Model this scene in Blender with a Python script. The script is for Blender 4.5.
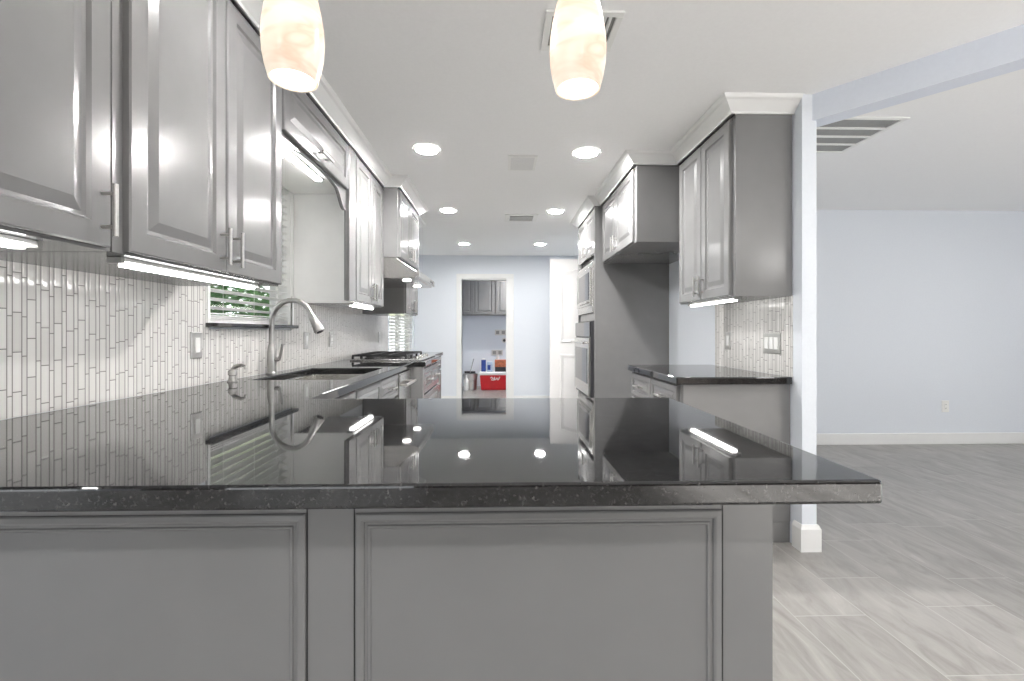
import bpy, bmesh, math, random
from mathutils import Vector, Matrix
random.seed(7)
R = math.radians
scn = bpy.context.scene
COL = scn.collection
for o in list(bpy.data.objects): bpy.data.objects.remove(o, do_unlink=True)

# ------------------------------------------------------------------ camera
cd = bpy.data.cameras.new('camera'); cam = bpy.data.objects.new('camera', cd); COL.objects.link(cam)
cd.sensor_width = 36; cd.lens = 16; cd.clip_start = .02; cd.clip_end = 200
cam.location = (0, 0, 1.16); cam.rotation_euler = (R(90), 0, -math.atan(12/455.1))
cd.shift_y = -0.0083
scn.camera = cam
# ------------------------------------------------------------------ world, sun, exposure
w = bpy.data.worlds.new('world'); scn.world = w; w.use_nodes = True
bg = w.node_tree.nodes['Background']; bg.inputs[0].default_value = (.93, .97, 1, 1); bg.inputs[1].default_value = 1.8
sd = bpy.data.lights.new('sun', 'SUN'); sun = bpy.data.objects.new('sun', sd); COL.objects.link(sun)
sd.energy = 54; sd.angle = R(2); sun.rotation_euler = (R(68), 0, R(99)); sun.location = (-6, -3, 8)
scn.view_settings.view_transform = 'Standard'; scn.view_settings.look = 'None'
scn.view_settings.gamma = 1; scn.view_settings.use_curve_mapping = False
scn.view_settings.exposure = 0.68
scn.cycles.max_bounces = 16; scn.cycles.diffuse_bounces = 12; scn.cycles.glossy_bounces = 8
CAN_E, STRIP_E, PEND_E = 330, 12, .50

# ------------------------------------------------------------------ materials
M = {}
def mat(name, col, rough=.5, metal=0, spec=.5, emis=None, es=0, alpha=None, trans=0, coat=0):
    m = bpy.data.materials.new(name); m.use_nodes = True
    b = m.node_tree.nodes['Principled BSDF']
    b.inputs['Base Color'].default_value = (*col, 1); b.inputs['Roughness'].default_value = rough
    b.inputs['Metallic'].default_value = metal; b.inputs['Specular IOR Level'].default_value = spec
    b.inputs['Transmission Weight'].default_value = trans
    b.inputs['Coat Weight'].default_value = coat; b.inputs['Coat Roughness'].default_value = .08
    if emis: b.inputs['Emission Color'].default_value = (*emis, 1); b.inputs['Emission Strength'].default_value = es
    M[name] = m; return m
def N(m, t, **kw):
    n = m.node_tree.nodes.new(t)
    for k, v in kw.items(): setattr(n, k, v)
    return n
def L(m, a, b): m.node_tree.links.new(a, b)
def noise_var(m, scale, amt, bump=0, detail=4, stretch=(1,1,1)):
    """slight mottling of colour and a fine bump, as paint and metal have"""
    b = m.node_tree.nodes['Principled BSDF']; c = b.inputs['Base Color'].default_value[:]
    tc = N(m, 'ShaderNodeTexCoord'); mp = N(m, 'ShaderNodeMapping'); mp.inputs['Scale'].default_value = stretch
    n = N(m, 'ShaderNodeTexNoise'); n.inputs['Scale'].default_value = scale; n.inputs['Detail'].default_value = detail
    L(m, tc.outputs['Object'], mp.inputs[0]); L(m, mp.outputs[0], n.inputs['Vector'])
    r = N(m, 'ShaderNodeValToRGB'); r.color_ramp.elements[0].position = .3; r.color_ramp.elements[1].position = .7
    r.color_ramp.elements[0].color = (*[x*(1-amt) for x in c[:3]], 1); r.color_ramp.elements[1].color = (*[min(1, x*(1+amt)) for x in c[:3]], 1)
    L(m, n.outputs['Fac'], r.inputs[0]); L(m, r.outputs[0], b.inputs['Base Color'])
    if bump:
        bp = N(m, 'ShaderNodeBump'); bp.inputs['Strength'].default_value = bump; bp.inputs['Distance'].default_value = .002
        L(m, n.outputs['Fac'], bp.inputs['Height']); L(m, bp.outputs[0], b.inputs['Normal'])
    return m
noise_var(mat('cabinet_paint', (.198, .197, .196), .2, spec=.55), 9, .03, .08)
noise_var(mat('panel_paint', (.198, .197, .196), .25, spec=.5), 5, .03, .08)
noise_var(mat('cabinet_inner', (.88, .875, .865), .3), 9, .02)
noise_var(mat('wall_paint', (.755, .79, .84), .55), 60, .012, .12)
noise_var(mat('ceiling_paint', (.92, .92, .92), .7), 70, .012, .15)
noise_var(mat('white_trim', (.84, .84, .83), .3), 12, .01)
noise_var(mat('white_door', (.83, .82, .81), .35), 12, .01)
noise_var(mat('white_plastic', (.85, .85, .83), .3), 12, .01)
noise_var(mat('blind_white', (.86, .86, .85), .4), 20, .015)
noise_var(mat('steel', (.62, .61, .59), .24, 1), 60, .05, .02, stretch=(1, 1, 12))
noise_var(mat('brushed_nickel', (.50, .49, .475), .3, 1), 80, .05, .03)
noise_var(mat('plate_metal', (.66, .65, .63), .35, 1), 60, .04)
noise_var(mat('black_iron', (.015, .015, .016), .45), 40, .2, .2)
noise_var(mat('black_gap', (.02, .02, .02), .6), 10, .1)
noise_var(mat('oven_glass', (.012, .012, .014), .05, spec=.6), 3, .1)
noise_var(mat('grille_grey', (.30, .30, .29), .5), 20, .05)
noise_var(mat('speaker_grey', (.76, .76, .755), .7), 300, .08, .2)
noise_var(mat('vent_dark', (.22, .22, .21), .7), 20, .1)
noise_var(mat('red_plastic', (.62, .012, .02), .3), 14, .06)
noise_var(mat('blue_card', (.02, .06, .30), .5), 20, .1)
noise_var(mat('pale_blue_card', (.55, .66, .80), .5), 20, .1)
noise_var(mat('orange_card', (.55, .17, .08), .6), 25, .25)
noise_var(mat('black_plastic', (.03, .03, .035), .4), 20, .2)
noise_var(mat('leaf_green', (.16, .32, .14), .6), 9, .5)
noise_var(mat('garden_ground', (.22, .24, .12), .9), 3, .3)
noise_var(mat('bounce_absorber_dark', (.10, .085, .075), .5), 8, .2)  # dark tone invented to cut bounce light onto the peninsula front
noise_var(mat('beam_paint', (.74, .78, .86), .55), 60, .012, .1)
mat('can_glow', (1, 1, 1), .5, emis=(1, .985, .975), es=CAN_E)
mat('can_glow_bright', (1, 1, 1), .5, emis=(1, .985, .97), es=480)
mat('can_glow_dim', (1, 1, 1), .5, emis=(1, .985, .97), es=150)
mat('globe_glow', (1, 1, 1), .5, emis=(1, .98, .96), es=12)
mat('strip_glow', (1, 1, 1), .5, emis=(1, .985, .97), es=STRIP_E)
mat('hood_glow', (1, 1, 1), .5, emis=(1, .97, .93), es=12)
mat('bulb_glow', (1, 1, 1), .5, emis=(1, .93, .78), es=4)
mat('pendant_opening_glow', (1, 1, 1), .5, emis=(1, .97, .90), es=1.6)
g = mat('window_glass', (1, 1, 1), .02, trans=1); g.node_tree.nodes['Principled BSDF'].inputs['IOR'].default_value = 1.1

# granite: near-black polished stone with pale and coppery flecks
m = mat('granite', (.012, .012, .013), .04); m.node_tree.nodes['Principled BSDF'].inputs['IOR'].default_value = 1.65
b = m.node_tree.nodes['Principled BSDF']; tc = N(m, 'ShaderNodeTexCoord')
n1 = N(m, 'ShaderNodeTexNoise'); n1.inputs['Scale'].default_value = 28; n1.inputs['Detail'].default_value = 6
n2 = N(m, 'ShaderNodeTexNoise'); n2.inputs['Scale'].default_value = 210; n2.inputs['Detail'].default_value = 3
v = N(m, 'ShaderNodeTexVoronoi'); v.inputs['Scale'].default_value = 330
for q in (n1, n2, v): L(m, tc.outputs['Object'], q.inputs['Vector'])
r1 = N(m, 'ShaderNodeValToRGB'); r1.color_ramp.elements[0].position = .42; r1.color_ramp.elements[0].color = (.006, .006, .007, 1)
r1.color_ramp.elements[1].position = .72; r1.color_ramp.elements[1].color = (.022, .022, .022, 1)
r2 = N(m, 'ShaderNodeValToRGB'); r2.color_ramp.elements[0].position = .60; r2.color_ramp.elements[0].color = (0, 0, 0, 1)
r2.color_ramp.elements[1].position = .74; r2.color_ramp.elements[1].color = (.06, .058, .055, 1)
r3 = N(m, 'ShaderNodeValToRGB'); r3.color_ramp.elements[0].position = 0; r3.color_ramp.elements[0].color = (.22, .20, .18, 1)
r3.color_ramp.elements[1].position = .13; r3.color_ramp.elements[1].color = (0, 0, 0, 1)
L(m, n1.outputs['Fac'], r1.inputs[0]); L(m, n2.outputs['Fac'], r2.inputs[0]); L(m, v.outputs['Distance'], r3.inputs[0])
a1 = N(m, 'ShaderNodeMix', data_type='RGBA', blend_type='ADD'); a1.inputs[0].default_value = 1
a2 = N(m, 'ShaderNodeMix', data_type='RGBA', blend_type='ADD'); a2.inputs[0].default_value = .5
L(m, r1.outputs[0], a1.inputs[6]); L(m, r2.outputs[0], a1.inputs[7]); L(m, a1.outputs[2], a2.inputs[6]); L(m, r3.outputs[0], a2.inputs[7])
L(m, a2.outputs[2], b.inputs['Base Color'])
rr = N(m, 'ShaderNodeMapRange'); rr.inputs[3].default_value = .0; rr.inputs[4].default_value = .06
L(m, n2.outputs['Fac'], rr.inputs[0]); L(m, rr.outputs[0], b.inputs['Roughness'])

def math_n(m, op, a, bb=None, c=None):
    n = N(m, 'ShaderNodeMath', operation=op)
    for i, q in enumerate((a, bb, c)):
        if q is None: continue
        if isinstance(q, (int, float)): n.inputs[i].default_value = q
        else: L(m, q, n.inputs[i])
    return n.outputs[0]

# backsplash: glossy vertical glass sticks in two widths, random lengths, pillowed faces
m = mat('mosaic_tile', (.62, .60, .57), .08, spec=.6); b = m.node_tree.nodes['Principled BSDF']
tc = N(m, 'ShaderNodeTexCoord'); sx = N(m, 'ShaderNodeSeparateXYZ'); L(m, tc.outputs['Object'], sx.inputs[0])
P_, W1 = .0405, .64
u = math_n(m, 'DIVIDE', sx.outputs['Y'], P_); fl = math_n(m, 'FLOOR', u); fr = math_n(m, 'FRACT', u)
isn = math_n(m, 'GREATER_THAN', fr, W1)
colid = math_n(m, 'MULTIPLY_ADD', fl, 2, isn)
du_w = math_n(m, 'MINIMUM', fr, math_n(m, 'SUBTRACT', W1, fr))
du_n = math_n(m, 'MINIMUM', math_n(m, 'SUBTRACT', fr, W1), math_n(m, 'SUBTRACT', 1, fr))
du = math_n(m, 'MULTIPLY', math_n(m, 'ADD', math_n(m, 'MULTIPLY', du_w, math_n(m, 'SUBTRACT', 1, isn)), math_n(m, 'MULTIPLY', du_n, isn)), P_)
wn = N(m, 'ShaderNodeTexWhiteNoise', noise_dimensions='1D'); L(m, colid, wn.inputs['W'])
vv = math_n(m, 'ADD', math_n(m, 'DIVIDE', sx.outputs['Z'], .115), math_n(m, 'MULTIPLY', wn.outputs['Value'], 7.3))
vf = math_n(m, 'FRACT', vv); vfl = math_n(m, 'FLOOR', vv)
dv = math_n(m, 'MULTIPLY', math_n(m, 'MINIMUM', vf, math_n(m, 'SUBTRACT', 1, vf)), .115)
d = math_n(m, 'MINIMUM', du, dv)
tile = N(m, 'ShaderNodeMapRange'); tile.inputs[1].default_value = .0009; tile.inputs[2].default_value = .0021; L(m, d, tile.inputs[0])
wn2 = N(m, 'ShaderNodeTexWhiteNoise', noise_dimensions='2D')
cb = N(m, 'ShaderNodeCombineXYZ'); L(m, colid, cb.inputs[0]); L(m, vfl, cb.inputs[1]); L(m, cb.outputs[0], wn2.inputs['Vector'])
tr = N(m, 'ShaderNodeValToRGB'); tr.color_ramp.elements[0].color = (.68, .665, .64, 1); tr.color_ramp.elements[1].color = (.76, .745, .72, 1)
L(m, wn2.outputs['Value'], tr.inputs[0])
mx = N(m, 'ShaderNodeMix', data_type='RGBA'); mx.inputs[6].default_value = (.20, .19, .18, 1)
L(m, tile.outputs[0], mx.inputs[0]); L(m, tr.outputs[0], mx.inputs[7]); L(m, mx.outputs[2], b.inputs['Base Color'])
hh = N(m, 'ShaderNodeMapRange', interpolation_type='SMOOTHSTEP'); hh.inputs[1].default_value = 0; hh.inputs[2].default_value = .0075; L(m, d, hh.inputs[0])
bp = N(m, 'ShaderNodeBump'); bp.inputs['Strength'].default_value = .45; bp.inputs['Distance'].default_value = .003
L(m, hh.outputs[0], bp.inputs['Height']); L(m, bp.outputs[0], b.inputs['Normal'])
rg = N(m, 'ShaderNodeMapRange'); rg.inputs[3].default_value = .6; rg.inputs[4].default_value = .06; L(m, tile.outputs[0], rg.inputs[0]); L(m, rg.outputs[0], b.inputs['Roughness'])

# floor: grey-beige stone-look planks running away from the camera
m = mat('floor_planks', (.4, .38, .35), .35); b = m.node_tree.nodes['Principled BSDF']
tc = N(m, 'ShaderNodeTexCoord'); sx = N(m, 'ShaderNodeSeparateXYZ'); L(m, tc.outputs['Object'], sx.inputs[0])
u = math_n(m, 'DIVIDE', sx.outputs['X'], .30); fl = math_n(m, 'FLOOR', u); fr = math_n(m, 'FRACT', u)
wn = N(m, 'ShaderNodeTexWhiteNoise', noise_dimensions='1D'); L(m, fl, wn.inputs['W'])
vv = math_n(m, 'ADD', math_n(m, 'DIVIDE', sx.outputs['Y'], .61), math_n(m, 'MULTIPLY', wn.outputs['Value'], 1.0))
vf = math_n(m, 'FRACT', vv); vfl = math_n(m, 'FLOOR', vv)
du = math_n(m, 'MULTIPLY', math_n(m, 'MINIMUM', fr, math_n(m, 'SUBTRACT', 1, fr)), .30)
dv = math_n(m, 'MULTIPLY', math_n(m, 'MINIMUM', vf, math_n(m, 'SUBTRACT', 1, vf)), .61)
d = math_n(m, 'MINIMUM', du, dv)
jt = N(m, 'ShaderNodeMapRange'); jt.inputs[1].default_value = .0012; jt.inputs[2].default_value = .0028; L(m, d, jt.inputs[0])
wn2 = N(m, 'ShaderNodeTexWhiteNoise', noise_dimensions='2D')
cb = N(m, 'ShaderNodeCombineXYZ'); L(m, fl, cb.inputs[0]); L(m, vfl, cb.inputs[1]); L(m, cb.outputs[0], wn2.inputs['Vector'])
mp = N(m, 'ShaderNodeMapping'); mp.inputs['Scale'].default_value = (1.0, .30, 1); mp.inputs['Rotation'].default_value = (0, 0, R(14))
off = N(m, 'ShaderNodeVectorMath', operation='MULTIPLY_ADD'); L(m, wn2.outputs['Color'], off.inputs[0]); off.inputs[1].default_value = (9, 9, 9)
L(m, tc.outputs['Object'], off.inputs[2]); L(m, off.outputs[0], mp.inputs[0])
nz = N(m, 'ShaderNodeTexNoise'); nz.inputs['Scale'].default_value = 9; nz.inputs['Detail'].default_value = 9; nz.inputs['Roughness'].default_value = .62; nz.inputs['Distortion'].default_value = 1.3
L(m, mp.outputs[0], nz.inputs['Vector'])
cr = N(m, 'ShaderNodeValToRGB'); cr.color_ramp.elements[0].position = .33; cr.color_ramp.elements[0].color = (.25, .237, .22, 1)
cr.color_ramp.elements[1].position = .66; cr.color_ramp.elements[1].color = (.375, .36, .34, 1)
e = cr.color_ramp.elements.new(.5); e.color = (.32, .307, .29, 1)
e = cr.color_ramp.elements.new(.72); e.color = (.44, .425, .405, 1)
L(m, nz.outputs['Fac'], cr.inputs[0])
hs = N(m, 'ShaderNodeHueSaturation'); L(m, cr.outputs[0], hs.inputs['Color'])
vr = N(m, 'ShaderNodeMapRange'); vr.inputs[3].default_value = .93; vr.inputs[4].default_value = 1.07; L(m, wn2.outputs['Value'], vr.inputs[0]); L(m, vr.outputs[0], hs.inputs['Value'])
mx = N(m, 'ShaderNodeMix', data_type='RGBA'); mx.inputs[6].default_value = (.44, .43, .41, 1)
L(m, jt.outputs[0], mx.inputs[0]); L(m, hs.outputs[0], mx.inputs[7]); L(m, mx.outputs[2], b.inputs['Base Color'])
bp = N(m, 'ShaderNodeBump'); bp.inputs['Strength'].default_value = .25; bp.inputs['Distance'].default_value = .002
L(m, jt.outputs[0], bp.inputs['Height']); L(m, bp.outputs[0], b.inputs['Normal'])

# pendant glass: translucent white alabaster-like glass with amber swirls, the bulb's light painted in as emission
m = mat('swirl_glass', (1, .96, .88), .25); b = m.node_tree.nodes['Principled BSDF']
tc = N(m, 'ShaderNodeTexCoord'); mp = N(m, 'ShaderNodeMapping'); mp.inputs['Scale'].default_value = (.7, .7, 2.2); mp.inputs['Rotation'].default_value = (R(10), R(22), 0)
nz = N(m, 'ShaderNodeTexNoise'); nz.inputs['Scale'].default_value = 6; nz.inputs['Detail'].default_value = 3; nz.inputs['Distortion'].default_value = 1.0
L(m, tc.outputs['Object'], mp.inputs[0]); L(m, mp.outputs[0], nz.inputs['Vector'])
cr = N(m, 'ShaderNodeValToRGB'); cr.color_ramp.elements[0].position = .46; cr.color_ramp.elements[0].color = (.96, .84, .68, 1)
cr.color_ramp.elements[1].position = .56; cr.color_ramp.elements[1].color = (.84, .54, .38, 1)
e = cr.color_ramp.elements.new(.66); e.color = (.94, .78, .62, 1)
L(m, nz.outputs['Fac'], cr.inputs[0]); b.inputs['Base Color'].default_value = (.25, .23, .20, 1); L(m, cr.outputs[0], b.inputs['Emission Color'])
# emission ramp imitates the bulb's light, falling off towards the open rim
sp = N(m, 'ShaderNodeSeparateXYZ'); L(m, tc.outputs['Object'], sp.inputs[0])
gz = N(m, 'ShaderNodeMapRange'); gz.inputs[1].default_value = .02; gz.inputs[2].default_value = .16; gz.inputs[3].default_value = PEND_E; gz.inputs[4].default_value = PEND_E*1.55
L(m, sp.outputs['Z'], gz.inputs[0]); L(m, gz.outputs[0], b.inputs['Emission Strength'])

# ------------------------------------------------------------------ helpers
AX = {'+x': (Vector((0, 1, 0)), Vector((1, 0, 0))), '-x': (Vector((0, -1, 0)), Vector((-1, 0, 0))),
      '-y': (Vector((1, 0, 0)), Vector((0, -1, 0))), '+y': (Vector((-1, 0, 0)), Vector((0, 1, 0)))}
UP = Vector((0, 0, 1))
class MB:
    """collects shapes in world coordinates and links them as one mesh object"""
    def __init__(s): s.v = []; s.f = []
    def add(s, vs, fs):
        k = len(s.v); s.v += [tuple(q) for q in vs]; s.f += [tuple(i+k for i in f) for f in fs]; return s
    def box(s, x0, x1, y0, y1, z0, z1):
        vs = [(x, y, z) for z in (z0, z1) for x, y in ((x0, y0), (x1, y0), (x1, y1), (x0, y1))]
        return s.add(vs, [(3,2,1,0), (4,5,6,7), (0,1,5,4), (1,2,6,5), (2,3,7,6), (3,0,4,7)])
    def rings(s, rs, cap0=True, cap1=True):
        n = len(rs[0]); vs = [p for r in rs for p in r]; fs = []
        for i in range(len(rs)-1):
            for j in range(n):
                a, c = i*n+j, i*n+(j+1) % n
                fs.append((a, c, c+n, a+n))
        if cap0: fs.append(tuple(range(n-1, -1, -1)))
        if cap1: fs.append(tuple(range((len(rs)-1)*n, len(rs)*n)))
        return s.add(vs, fs)
    def tube(s, pts, r, n=12):
        pts = [Vector(p) for p in pts]; rr = r if isinstance(r, (list, tuple)) else [r]*len(pts)
        t = (pts[1]-pts[0]).normalized(); nrm = t.orthogonal().normalized(); out = []
        for i, p in enumerate(pts):
            t2 = (pts[min(i+1, len(pts)-1)]-pts[max(i-1, 0)]).normalized()
            nrm = (nrm - t2*nrm.dot(t2)).normalized(); bn = t2.cross(nrm)
            out.append([p + (nrm*math.cos(2*math.pi*k/n) + bn*math.sin(2*math.pi*k/n))*rr[i] for k in range(n)])
        return s.rings(out)
    def lathe(s, cx, cy, prof, n=32, cap0=True, cap1=True):
        return s.rings([[(cx+r*math.cos(2*math.pi*k/n), cy+r*math.sin(2*math.pi*k/n), z) for k in range(n)] for r, z in prof], cap0, cap1)
    def prism(s, poly, d):          # poly: 3D points, extruded by vector d
        d = Vector(d); a = [Vector(p) for p in poly]; return s.rings([a, [p+d for p in a]])
    def build(s, name, m, parent=None, bevel=0, smooth=False, seg=2):
        me = bpy.data.meshes.new(name); org = Vector((0, 0, 0))
        if parent is not None:
            q = parent
            while q is not None: org = org + q.location; q = q.parent
        me.from_pydata([tuple(Vector(p)-org) for p in s.v], [], s.f)
        bm = bmesh.new(); bm.from_mesh(me); bmesh.ops.recalc_face_normals(bm, faces=bm.faces); bm.to_mesh(me); bm.free()
        me.materials.append(M[m])
        o = bpy.data.objects.new(name, me); COL.objects.link(o); o.parent = parent
        if smooth:
            for p in me.polygons: p.use_smooth = True
            me.set_sharp_from_angle(angle=R(38))
        if bevel:
            bv = o.modifiers.new('bevel', 'BEVEL'); bv.width = bevel; bv.segments = seg; bv.limit_method = 'ANGLE'; bv.angle_limit = R(40)
        return o
def tag(o, label=None, cat=None, group=None, kind=None):
    for k, v in (('label', label), ('category', cat), ('group', group), ('kind', kind)):
        if v: o[k] = v
    return o
def thing(name, label, cat, loc, group=None):
    o = bpy.data.objects.new(name, None); COL.objects.link(o); o.location = loc; o.empty_display_size = .05
    return tag(o, label, cat, group)
def struct(name, mb, m, bevel=0): return tag(mb.build(name, m, bevel=bevel), kind='structure')
def B(*a): return MB().box(*a)
def rect_ring(o, u, n, w, h, ins, dep):
    return [o+u*ins+UP*ins+n*dep, o+u*(w-ins)+UP*ins+n*dep, o+u*(w-ins)+UP*(h-ins)+n*dep, o+u*ins+UP*(h-ins)+n*dep]
def door_mesh(face, o, w, h, t=.02, fr=.055, raised=True):
    """raised panel door: o is its lower corner (viewed from the front, lower left for '+x' u-dir)"""
    u, n = AX[face]; o = Vector(o); k = min(1, min(w, h)/.26); fr = fr*k
    prof = [(0, 0), (0, t-.004), (.004, t), (fr, t), (fr+.006*k, t-.008)]
    prof += [(fr+.016*k, t-.009), (fr+.044*k, t-.001)] if raised else [(fr+.012*k, t-.008)]
    return MB().rings([rect_ring(o, u, n, w, h, i, d) for i, d in prof])
def pull(face, p, length=.13, vertical=True, parent=None, off=.032, r=.006):
    """bar pull: p on the door face at the bar's centre"""
    u, n = AX[face]; p = Vector(p); a = UP if vertical else u; mb = MB()
    c = p+n*off; mb.tube([c-a*length/2, c+a*length/2], r)
    for s in (-.32, .32): mb.tube([p+a*length*s-n*.001, c+a*length*s], r*.75, 8)
    return mb.build('handle', 'brushed_nickel', parent, smooth=True)
def cab_door(parent, face, o, w, h, hp=None, vert=True, hl=.13, name='door', raised=True, m='cabinet_paint', t=.02):
    d = door_mesh(face, o, w, h, t, raised=raised).build(name, m, parent)
    if hp is not None:
        u, n = AX[face]; pull(face, Vector(o)+u*hp[0]+UP*hp[1]+n*t, hl, vert, d)
    return d
def sweep(path, prof, closed=False):
    """profile (outward offset to the right of travel, z) swept along an XY path with mitred corners"""
    P = [Vector(p) for p in path]; rings = []
    for off, z in prof:
        pts = []
        for i, p in enumerate(P):
            ns = []
            for a, c in ((i-1, i), (i, i+1)):
                if a < 0 or c >= len(P): continue
                d = (P[c]-P[a]).normalized(); ns.append(Vector((d.y, -d.x)))
            if len(ns) == 1: q = p+ns[0]*off
            else:
                bsc = (ns[0]+ns[1]).normalized(); q = p+bsc*(off/max(.2, bsc.dot(ns[0])))
            pts.append((q.x, q.y, z))
        rings.append(pts)
    mb = MB(); n = len(P); k = len(prof); vs = [rings[j][i] for i in range(n) for j in range(k)]
    fs = [(i*k+j, i*k+(j+1) % k, (i+1)*k+(j+1) % k, (i+1)*k+j) for i in range(n-1) for j in range(k)]
    fs += [tuple(range(k)), tuple(range((n-1)*k, n*k))[::-1]]
    return mb.add(vs, fs)

CT, CTH, H = .915, .04, 2.42       # counter top height, slab thickness, ceiling height
XL, XF, XC = -1.40, -.95, -.70     # left wall, upper cabinet faces, counter front
XR = 1.60                          # right kitchen wall
YB = 7.5                           # end wall with the doorway

# ------------------------------------------------------------------ setting
struct('floor', B(-4.2, 7.2, -4.2, 9.95, -.1, 0), 'floor_planks')
struct('ceiling', B(-4.2, 7.2, -4.2, 9.95, H, H+.1), 'ceiling_paint')
# left wall with window over the sink and glazed door in the nook
WY0, WY1, WZ0, WZ1 = 2.22, 3.085, 1.205, 2.14
DY0, DY1, DZ1 = 5.80, 7.36, 2.05
mb = MB().box(XL-.14, XL, .3, WY0, 0, H).box(XL-.14, XL, WY0, WY1, 0, WZ0-.02).box(XL-.14, XL, WY0, WY1, WZ1, H)
mb.box(XL-.14, XL, WY1, DY0, 0, H).box(XL-.14, XL, DY0, DY1, DZ1, H).box(XL-.14, XL, DY1, 9.9, 0, H).box(-4.2, XL, .18, .3, 0, H)
struct('wall_left', mb, 'wall_paint')
mb = MB().box(XL, -.63, YB, YB+.12, 0, H).box(.10, 1.7, YB, YB+.12, 0, H).box(-.63, .10, YB, YB+.12, 2.04, H)
struct('wall_back', mb, 'wall_paint')
struct('wall_right', B(XR, XR+.078, 2.37, 9.9, 0, H), 'wall_paint')
struct('wall_pantry', B(1.45, XR, 5.60, YB, 0, H), 'wall_paint')
struct('wall_laundry', B(XL, XR, 9.75, 9.87, 0, H), 'wall_paint')
struct('wall_living', B(XR+.078, 7.2, 4.60, 4.72, 0, H), 'wall_paint')
struct('wall_east', MB().box(6.6, 6.72, -4.0, -3.6, 0, H).box(6.6, 6.72, .2, 4.6, 0, H).box(6.6, 6.72, -3.6, .2, 2.25, H), 'wall_paint')  # unseen wall; opening added to let sun and sky light in
struct('wall_rear', MB().box(-4.1, -3.2, -4.1, -4, 0, H).box(-3.2, -1.0, -4.1, -4, 2.2, H).box(-1.0, 6.7, -4.1, -4, 0, H), 'bounce_absorber_dark')  # unseen wall, darkened to weaken reflections; opening added for daylight
struct('wall_west', B(-4.2, -4.1, -4.0, -3.3, 0, H).box(-4.2, -4.1, -.3, .3, 0, H).box(-4.2, -4.1, -3.3, -.3, 2.2, H), 'wall_paint')  # unseen wall; opening added as a side source of daylight
# ceiling beam running off diagonally from the wall end
a = Vector((1.66, 2.42)); dr = (Vector((2.143, 1.806))-Vector((1.624, 2.406))).normalized(); nn = Vector((-dr.y, dr.x))
a0 = Vector((1.624, 2.406)); a1 = a0+dr*5.5
struct('trim_beam', MB().prism([(*a0, 2.28), (*a1, 2.28), (*(a1+nn*.11), 2.28), (*(a0+nn*.11+dr*.02), 2.28)], (0, 0, H-2.28+.01)), 'beam_paint')
# window over the sink
struct('window_1', MB().box(XL-.12, XL-.08, WY0, WY0+.04, WZ0, WZ1).box(XL-.12, XL-.08, WY1-.04, WY1, WZ0, WZ1)
       .box(XL-.12, XL-.08, WY0, WY1, WZ0, WZ0+.04).box(XL-.12, XL-.08, WY0, WY1, WZ1-.04, WZ1).box(XL-.12, XL-.08, WY0, WY1, 1.66, 1.70), 'white_trim')
struct('window_2', B(XL-.103, XL-.097, WY0+.04, WY1-.04, WZ0+.04, WZ1-.04), 'window_glass')
struct('trim_1', MB().box(XL-.001, XL+.012, WY1, WY1+.02, WZ0, WZ1).box(XL-.001, XL+.012, WY0-.02, WY0, WZ0, WZ1).box(XL-.139, XL+.001, WY1-.008, WY1, WZ0, WZ1).box(XL-.139, XL+.001, WY0, WY0+.008, WZ0, WZ1).box(XL-.139, XL+.001, WY0, WY1, WZ1-.008, WZ1), 'white_trim')
# glazed door in the nook
struct('door_2', MB().box(XL-.10, XL-.05, DY0, DY0+.09, 0, DZ1).box(XL-.10, XL-.05, DY1-.09, DY1, 0, DZ1).box(XL-.10, XL-.05, DY0+.73, DY0+.83, 0, DZ1)
       .box(XL-.10, XL-.05, DY0, DY1, 0, .12).box(XL-.10, XL-.05, DY0, DY1, DZ1-.09, DZ1), 'white_trim')
struct('window_3', B(XL-.08, XL-.074, DY0+.09, DY1-.09, .12, DZ1-.09), 'window_glass')
# doorway casing, closet door casing
cz = 2.10
struct('trim_2', MB().box(-.715, -.63, YB-.018, YB, 0, 2.04).box(.10, .225, YB-.018, YB, 0, 2.04).box(-.715, .225, YB-.018, YB, 2.04, 2.115)
       .box(-.65, -.63, YB-.002, YB+.122, 0, 2.04).box(.10, .12, YB-.002, YB+.122, 0, 2.04).box(-.63, .10, YB-.002, YB+.122, 2.02, 2.04), 'white_trim', .003)
# baseboards
struct('baseboard_back', MB().box(XL, -.716, YB-.014, YB, 0, .11).box(.226, 1.44, YB-.014, YB, 0, .11), 'white_trim', .004)
struct('baseboard_living', B(XR+.078, 6.6, 4.585, 4.60, 0, .115), 'white_trim', .004)
struct('baseboard_column', sweep([(1.60, 2.43), (1.60, 2.37), (1.678, 2.37), (1.678, 4.58)], [(0, 0), (.016, 0), (.016, .118), (.006, .14), (0, .14)]), 'white_trim')
# backsplash tiling
struct('wall_tile_left', MB().box(XL, XL+.008, .74, WY0-.0, CT, WZ0).box(XL, XL+.008, .3, WY0-.0, WZ0, 1.375).box(XL, XL+.008, WY0, WY1, CT, WZ0-.03).box(XL, XL+.008, WY1, 5.7, CT, 1.40), 'mosaic_tile')
struct('wall_tile_right', B(XR-.008, XR, 2.445, 3.33, CT, 1.36), 'mosaic_tile')
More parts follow.
